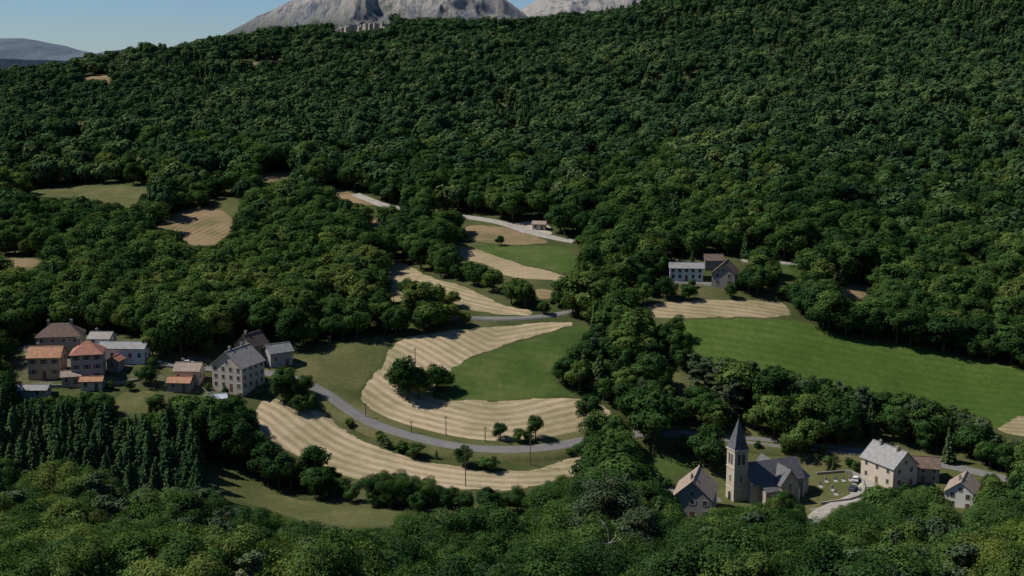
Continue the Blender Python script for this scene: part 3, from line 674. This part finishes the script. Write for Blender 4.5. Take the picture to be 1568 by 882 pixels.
for r_,n_ in dirs:
    for al in (-.75,.75):
        o_=(n_[0]*t+r_[0]*al,n_[1]*t+r_[1]*al,11.6); fr.panel(o_,r_,n_,arch(1.25,3.5),-.1,.08); gl.panel((o_[0],o_[1],o_[2]+.1),r_,n_,arch(.9,3.2),-.1,.1)
        for i in range(6): lv.panel((o_[0],o_[1],o_[2]+.25+i*.42),r_,n_,[(-.42,0),(.42,0),(.42,.12),(-.42,.12)],.1,.16)
    o_=(n_[0]*t,n_[1]*t,6.2); fr.panel(o_,r_,n_,arch(1.0,2.2),-.1,.07); gl.panel((o_[0],o_[1],o_[2]+.1),r_,n_,arch(.65,1.9),-.1,.09)
lv.make('belfry_louvres',M_WOOD,ch)
s_=Part(); ring=lambda r_,z_,n_=4,o_=math.pi/4:[(r_*math.cos(o_+2*math.pi*i/n_),r_*math.sin(o_+2*math.pi*i/n_),z_) for i in range(n_)]
sq=math.sqrt(2)
s_.prism(ring((t+.2)*sq,16.4),ring((t-.35)*sq,18.2)); s_.prism(ring((t-.35)*sq,18.2),ring(.05,25.5)); s_.make('spire',R_SLT,ch)
c=Part(); c.cyl((0,0,25.3),(0,0,27.0),.06,.05,5); c.box((0,0,26.6),(.7,.08,.08)); c.cyl((0,0,25.3),(0,0,25.6),.18,.18,8); c.make('cross',M_WOOD,ch)
x0,x1,nw,nh,nr=t+.01,20.5,4.6,6.2,5.0
wl=Part(); pr=[(-nw,-3),(nw,-3),(nw,nh),(0,nh+nr),(-nw,nh)]
wl.prism([(x0,a_,b_) for a_,b_ in pr],[(x1,a_,b_) for a_,b_ in pr])
tx=13.5;tw=3.2;ty=8.2;th=6.0;trr=4.3
pr=[(tx-tw,-3),(tx+tw,-3),(tx+tw,th),(tx,th+trr),(tx-tw,th)]
wl.prism([(a_,-ty,b_) for a_,b_ in pr],[(a_,ty,b_) for a_,b_ in pr])
ap=[(x1,-3.6),(x1+2.3,-3.2),(x1+4.0,-1.5),(x1+4.0,1.5),(x1+2.3,3.2),(x1,3.6)]
wl.prism([(a_,b_,-3) for a_,b_ in ap],[(a_,b_,5.2) for a_,b_ in ap])
wl.box((8.2,-6.3,.6),(5.6,3.4,7.2))
wl.make('nave_walls',W_CH,ch)
rf=Part(); ov=.4
for sg in (-1,1):
    sl=nr/nw; pr=[(sg*(nw+ov),nh-ov*sl+.03),(0,nh+nr+.03),(0,nh+nr+.28),(sg*(nw+ov),nh-ov*sl+.28)]
    rf.prism([(x0,a_,b_) for a_,b_ in pr],[(x1+ov,a_,b_) for a_,b_ in pr])
    sl=trr/tw; pr=[(tx+sg*(tw+ov),th-ov*sl+.04),(tx,th+trr+.04),(tx,th+trr+.26),(tx+sg*(tw+ov),th-ov*sl+.26)]
    rf.prism([(a_,-ty-ov,b_) for a_,b_ in pr],[(a_,ty+ov,b_) for a_,b_ in pr])
rf.poly([(5.2,-8.4,4.15),(11.2,-8.4,4.15),(11.2,-4.55,6.3),(5.2,-4.55,6.3),(5.2,-8.4,4.35),(11.2,-8.4,4.35),(11.2,-4.55,6.5),(5.2,-4.55,6.5)],[(0,1,2,3),(4,5,6,7),(0,1,5,4),(1,2,6,5),(2,3,7,6),(3,0,4,7)])
rf.make('roof',R_SLT,ch)
ar=Part(); hi=[(x1+(a_-x1)*1.1+.01,b_*1.1) for a_,b_ in ap]; ar.prism([(a_,b_,5.21) for a_,b_ in hi],[(x1+.02+(a_-x1)*.02,b_*.02,9.4) for a_,b_ in hi]); ar.make('apse_roof',R_LSL,ch)
for xx in (5.2,9.5,18.2):
    for n_,r_ in (((0,-1),(1,0)),((0,1),(-1,0))):
        o_=(xx,n_[1]*nw,2.4 if xx>10 else 4.0); 
        if xx<10 and n_[1]<0: continue
        fr.panel(o_,r_,n_,arch(1.3,2.9),-.1,.05); gl.panel((o_[0],o_[1],o_[2]+.15),r_,n_,arch(.9,2.5),-.1,.07)
for yy in (-ty,): 
    fr.panel((tx,yy,2.6),(1,0),(0,-1),arch(1.7,3.8),-.1,.05); gl.panel((tx,yy,2.8),(1,0),(0,-1),arch(1.25,3.3),-.1,.07)
for xx in (6.6,9.6): fr.panel((xx,-8.0,1.2),(1,0),(0,-1),arch(1.0,1.9),-.1,.05); gl.panel((xx,-8.0,1.3),(1,0),(0,-1),arch(.7,1.65),-.1,.07)
fr.panel((-t,0,-.2),(0,-1),(-1,0),arch(2.1,3.6),-.1,.08); gl.panel((-t,0,-.2),(0,-1),(-1,0),arch(1.6,3.2),-.1,.1)
fr.make('window_surrounds',W_QUOIN,ch); gl.make('window_glass',M_GLASS,ch)
bt=Part()
for xx in (11.4-.0,16.9,20.3): bt.box((xx,-nw-.35,1.0),(.6,.7,8))
for xx in (tx-tw+.3,tx+tw-.3): bt.box((xx,-ty-.3,.8),(.6,.62,7.4))
bt.make('buttresses',W_QUOIN,ch)
# graves
g=Part(); X,Y,Z=ground(1286,748); r=random.Random(4)
for i in range(5):
    for j in range(4):
        if r.random()<.35: continue
        gx_=-5+i*2.4+r.uniform(-.3,.3); gy_=-5+j*3.2; gz=float(H(X+gx_,Y+gy_))-Z
        g.box((gx_,gy_,gz+.2),(1.0,2.0,.35)); g.box((gx_,gy_+1.1,gz+.6),(.8,.18,1.3)); g.box((gx_,gy_+1.1,gz+1.5),(.12,.1,.6)); g.box((gx_,gy_+1.1,gz+1.6),(.45,.1,.12))
go_=g.make('gravestones',M_TOMB); go_.location=(X,Y,Z)
def wallrun(name,px,hgt,th_,mat):
    c=roadline(px,1); w=Part()
    for a_,b_ in zip(c[:-1],c[1:]):
        d=b_-a_; Ln=np.linalg.norm(d)
        if Ln<.3: continue
        nrm=np.array([-d[1],d[0]])/Ln*th_/2; za=float(H(*a_)); zb=float(H(*b_))
        w.prism([(*(a_-nrm),za-1),(*(b_-nrm),zb-1),(*(b_+nrm),zb-1),(*(a_+nrm),za-1)],[(*(a_-nrm),za+hgt),(*(b_-nrm),zb+hgt),(*(b_+nrm),zb+hgt),(*(a_+nrm),za+hgt)])
    return w.make(name,mat)
wallrun('roadside_wall',[(1145,686),(1200,689),(1260,695),(1310,701)],.9,.4,W_STONE)
wallrun('churchyard_wall',[(1250,728),(1318,722),(1328,764),(1256,774)],1.0,.4,W_STONE)
wallrun('retaining_wall',[(228,562),(280,568),(330,574)],1.2,.4,W_STONE)
wallrun('retaining_wall',[(20,596),(90,594),(165,592),(215,584)],1.0,.4,W_STONE)
for u_,v_,h_ in [(636,568,36),(630,664,20),(683,668,32),(743,678,26),(713,745,62),(812,712,50),(898,480,26),(505,532,18),(603,470,30),(1000,700,20),(560,640,24)]:
    X,Y,Z=ground(u_,v_); _,_,dp=project(X,Y,Z); hm=h_*dp/F; w=Part(); w.cyl((0,0,-1),(0,0,hm),.17,.11,7); w.box((0,0,hm-.5),(1.3,.1,.12)); 
    for xx in (-.55,0,.55): w.cyl((xx,0,hm-.44),(xx,0,hm-.2),.05,.05,5)
    o_=w.make('utility_pole',M_WOOD); o_.location=(X,Y,Z); o_.rotation_euler=(0,0,random.random())
def car(u_,v_,rot,paint):
    X,Y,Z=ground(u_,v_); e=bpy.data.objects.new('parked_car',None); COL.objects.link(e); e.location=(X,Y,Z+.4); e.rotation_euler=(0,0,math.radians(rot))
    b=Part(); pr=[(-2.05,.3),(2.05,.3),(2.1,.65),(1.95,.85),(1.0,.98),(-1.8,1.02),(-2.08,.8)]
    b.prism([(a_,-.85,c_) for a_,c_ in pr],[(a_,.85,c_) for a_,c_ in pr])
    b.prism([(a_,-.66,c_) for a_,c_ in [( .6,1.40),(.4,1.47),(-1.25,1.48),(-1.5,1.40)]],[(a_,.66,c_) for a_,c_ in [(.6,1.40),(.4,1.47),(-1.25,1.48),(-1.5,1.40)]]); b.make('body',paint,e)
    g=Part(); g.prism([(1.05,-.78,.97),(-1.85,-.78,1.0),(-1.85,.78,1.0),(1.05,.78,.97)],[(.55,-.64,1.40),(-1.45,-.64,1.40),(-1.45,.64,1.40),(.55,.64,1.40)]); g.make('windows',M_GLASS,e)
    w=Part()
    for a_ in (-1.3,1.3):
        for s in (-1,1): w.cyl((a_,s*.68,.32),(a_,s*.9,.32),.32,.32,14)
    w.make('wheels',M_TYRE,e)
for a_ in [(288,560,10,M_CARW),(246,562,5,M_CARB),(1310,738,70,M_CARW),(1395,826,20,M_CARW),(1306,752,60,M_CARB),(225,556,10,M_CARR),(1330,706,-10,M_CARB)]: car(*a_)
# ------------------------------------------------------------------ mountains
def m_rock(name,c1,c2,c3,green,gz,sc=1.):
    m,nt,o=newmat(name); w=wpos(nt)
    mp=N(nt,'ShaderNodeMapping'); mp.inputs['Scale'].default_value=(1,.25,.25); mp.inputs['Rotation'].default_value=(0,.35,.3); nt.links.new(w,mp.inputs['Vector'])
    a=noise(nt,w,.0045*sc,9,.68); b=noise(nt,mp.outputs[0],.022*sc,8,.8)
    f=math_(nt,'ADD',math_(nt,'MULTIPLY',a,.5),math_(nt,'MULTIPLY',b,.5))
    c=ramp(nt,f,[(.43,c1),(.48,c2),(.52,c3)])
    sep=N(nt,'ShaderNodeSeparateXYZ'); nt.links.new(w,sep.inputs[0])
    k=math_(nt,'ADD',math_(nt,'MULTIPLY',sep.outputs['Z'],-1/gz),math_(nt,'MULTIPLY',f,3.0))
    kk=ramp(nt,k,[(.45,(0,0,0)),(.75,(1,1,1))])
    finish(nt,o,mix(nt,kk,c,green),.95,b,1.,45,.05); return m
def mountain(name,prof,d,depth,mat,amp,seed,n=420,mt=130):
    pr=np.array(prof,float); us=np.linspace(pr[0,0],pr[-1,0],n); vs=np.interp(us,pr[:,0],pr[:,1])
    V=np.zeros((n,mt,3))
    for i,(uu,vv) in enumerate(zip(us,vs)):
        px,py,pz=at_dist(uu,vv,d); V[i,:,0]=px; 
        tt=np.linspace(-1,1,mt); V[i,:,1]=d+tt*depth; V[i,:,2]=-60+(pz+60)*(1-np.abs(tt)**1.15)
    X_=V[:,:,0];Y_=V[:,:,1]; wv=depth*.4
    rd=0;aa=1;tot=0
    for o_ in range(6):
        rd=rd+aa*(1-np.abs(vnoise(X_/wv*1.6*2**o_+seed+o_*7,Y_/wv*.7*2**o_+3*o_)*2-1)); tot+=aa; aa*=.48
    nz=rd/tot; fade=1-np.abs(np.linspace(-1,1,mt))[None]; edge=np.abs(np.linspace(-1,1,mt))[None]
    V[:,:,2]+=(nz-.6)*2.2*amp*np.clip(edge*3,.14,1)*np.clip(fade*4,0,1)
    V[:,:,1]+=fbm(X_/wv*1.2+seed+9,Y_/wv+3,3)*depth*.15*np.clip(fade*2,0,1)
    idx=np.arange(n*mt).reshape(n,mt); f=np.stack([idx[:-1,:-1],idx[1:,:-1],idx[1:,1:],idx[:-1,1:]],-1).reshape(-1,4)
    return obj(name,mesh_np(name,V.reshape(-1,3),f,[mat],smooth_=False))
MR=m_rock('hazed_limestone_scree',(.13,.15,.185),(.29,.285,.28),(.47,.44,.395),(.15,.175,.14),330.)  # limestone greys with blue-grey distance haze mixed into the colour
MB=m_rock('forested_haze_blue_hill',(.035,.055,.085),(.04,.062,.09),(.05,.07,.10),(.035,.055,.08),200.)  # forest blued by distance haze painted as base colour
MD=m_rock('haze_tinted_mountain',(.16,.195,.24),(.18,.215,.265),(.20,.235,.285),(.14,.185,.22),900.,.5)  # pale blue-grey is air haze painted into the base colour
mountain('rocky_mountain',[(230,110),(300,80),(340,60),(400,25),(440,6),(480,-12),(560,-45),(650,-50),(720,-30),(765,-8),(797,18),(830,46),(900,90)],6200,1500,MR,115,3.3)
mountain('rocky_mountain',[(700,80),(770,38),(796,19),(825,0),(860,-20),(950,-55),(1100,-80),(1300,-60),(1500,60)],7200,1500,MR,100,8.1)
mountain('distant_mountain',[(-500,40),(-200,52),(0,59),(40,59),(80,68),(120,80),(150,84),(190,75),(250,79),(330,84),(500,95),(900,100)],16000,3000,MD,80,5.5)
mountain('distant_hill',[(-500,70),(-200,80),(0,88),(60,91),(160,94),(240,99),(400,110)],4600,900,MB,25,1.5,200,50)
rk=Part(); r=random.Random(9)
for i in range(46):
    uu=r.uniform(514,603); X,Y=P(uu,r.uniform(40,50)); Z=float(H(X,Y)); s=r.uniform(2.5,6.5)
    n_=6; o_=r.random()*6; ra=[s*r.uniform(.5,1) for _ in range(n_)]; hgt=s*r.uniform(.7,1.4)
    rk.prism([(X+ra[k]*math.cos(o_+k*1.047),Y+ra[k]*math.sin(o_+k*1.047),Z-3) for k in range(n_)],[(X+.65*ra[k]*math.cos(o_+k*1.047),Y+.65*ra[k]*math.sin(o_+k*1.047),Z+hgt*r.uniform(.8,1.1)) for k in range(n_)])
rk.make('rock_outcrop',m_wall('pale_rock',(.42,.36,.285),.45))
# ------------------------------------------------------------------ light
SUN=Vector((-.80,.10,0)).normalized(); EL=math.radians(51)
to=Vector((SUN.x*math.cos(EL),SUN.y*math.cos(EL),math.sin(EL)))
sl=bpy.data.lights.new('sun','SUN'); sl.energy=4.8; sl.angle=math.radians(.5); sl.color=(1,.955,.88)
so=bpy.data.objects.new('sun',sl); COL.objects.link(so); so.rotation_euler=to.to_track_quat('Z','Y').to_euler()
wd=bpy.data.worlds.new('World'); S.world=wd; wd.use_nodes=True; nt=wd.node_tree
sk=nt.nodes.new('ShaderNodeTexSky'); sk.sky_type='NISHITA'; sk.sun_disc=False; sk.sun_elevation=EL; sk.sun_rotation=math.atan2(to.x,to.y); sk.altitude=1200; sk.air_density=1.0; sk.dust_density=.2; sk.ozone_density=3
bg=nt.nodes['Background']; bg.inputs['Strength'].default_value=.078
tint=mix(nt,1.0,sk.outputs[0],(.60,.76,1.0),'MULTIPLY'); nt.links.new(tint,bg.inputs[0])
S.view_settings.view_transform='Standard'; S.view_settings.look='None'; S.view_settings.exposure=0
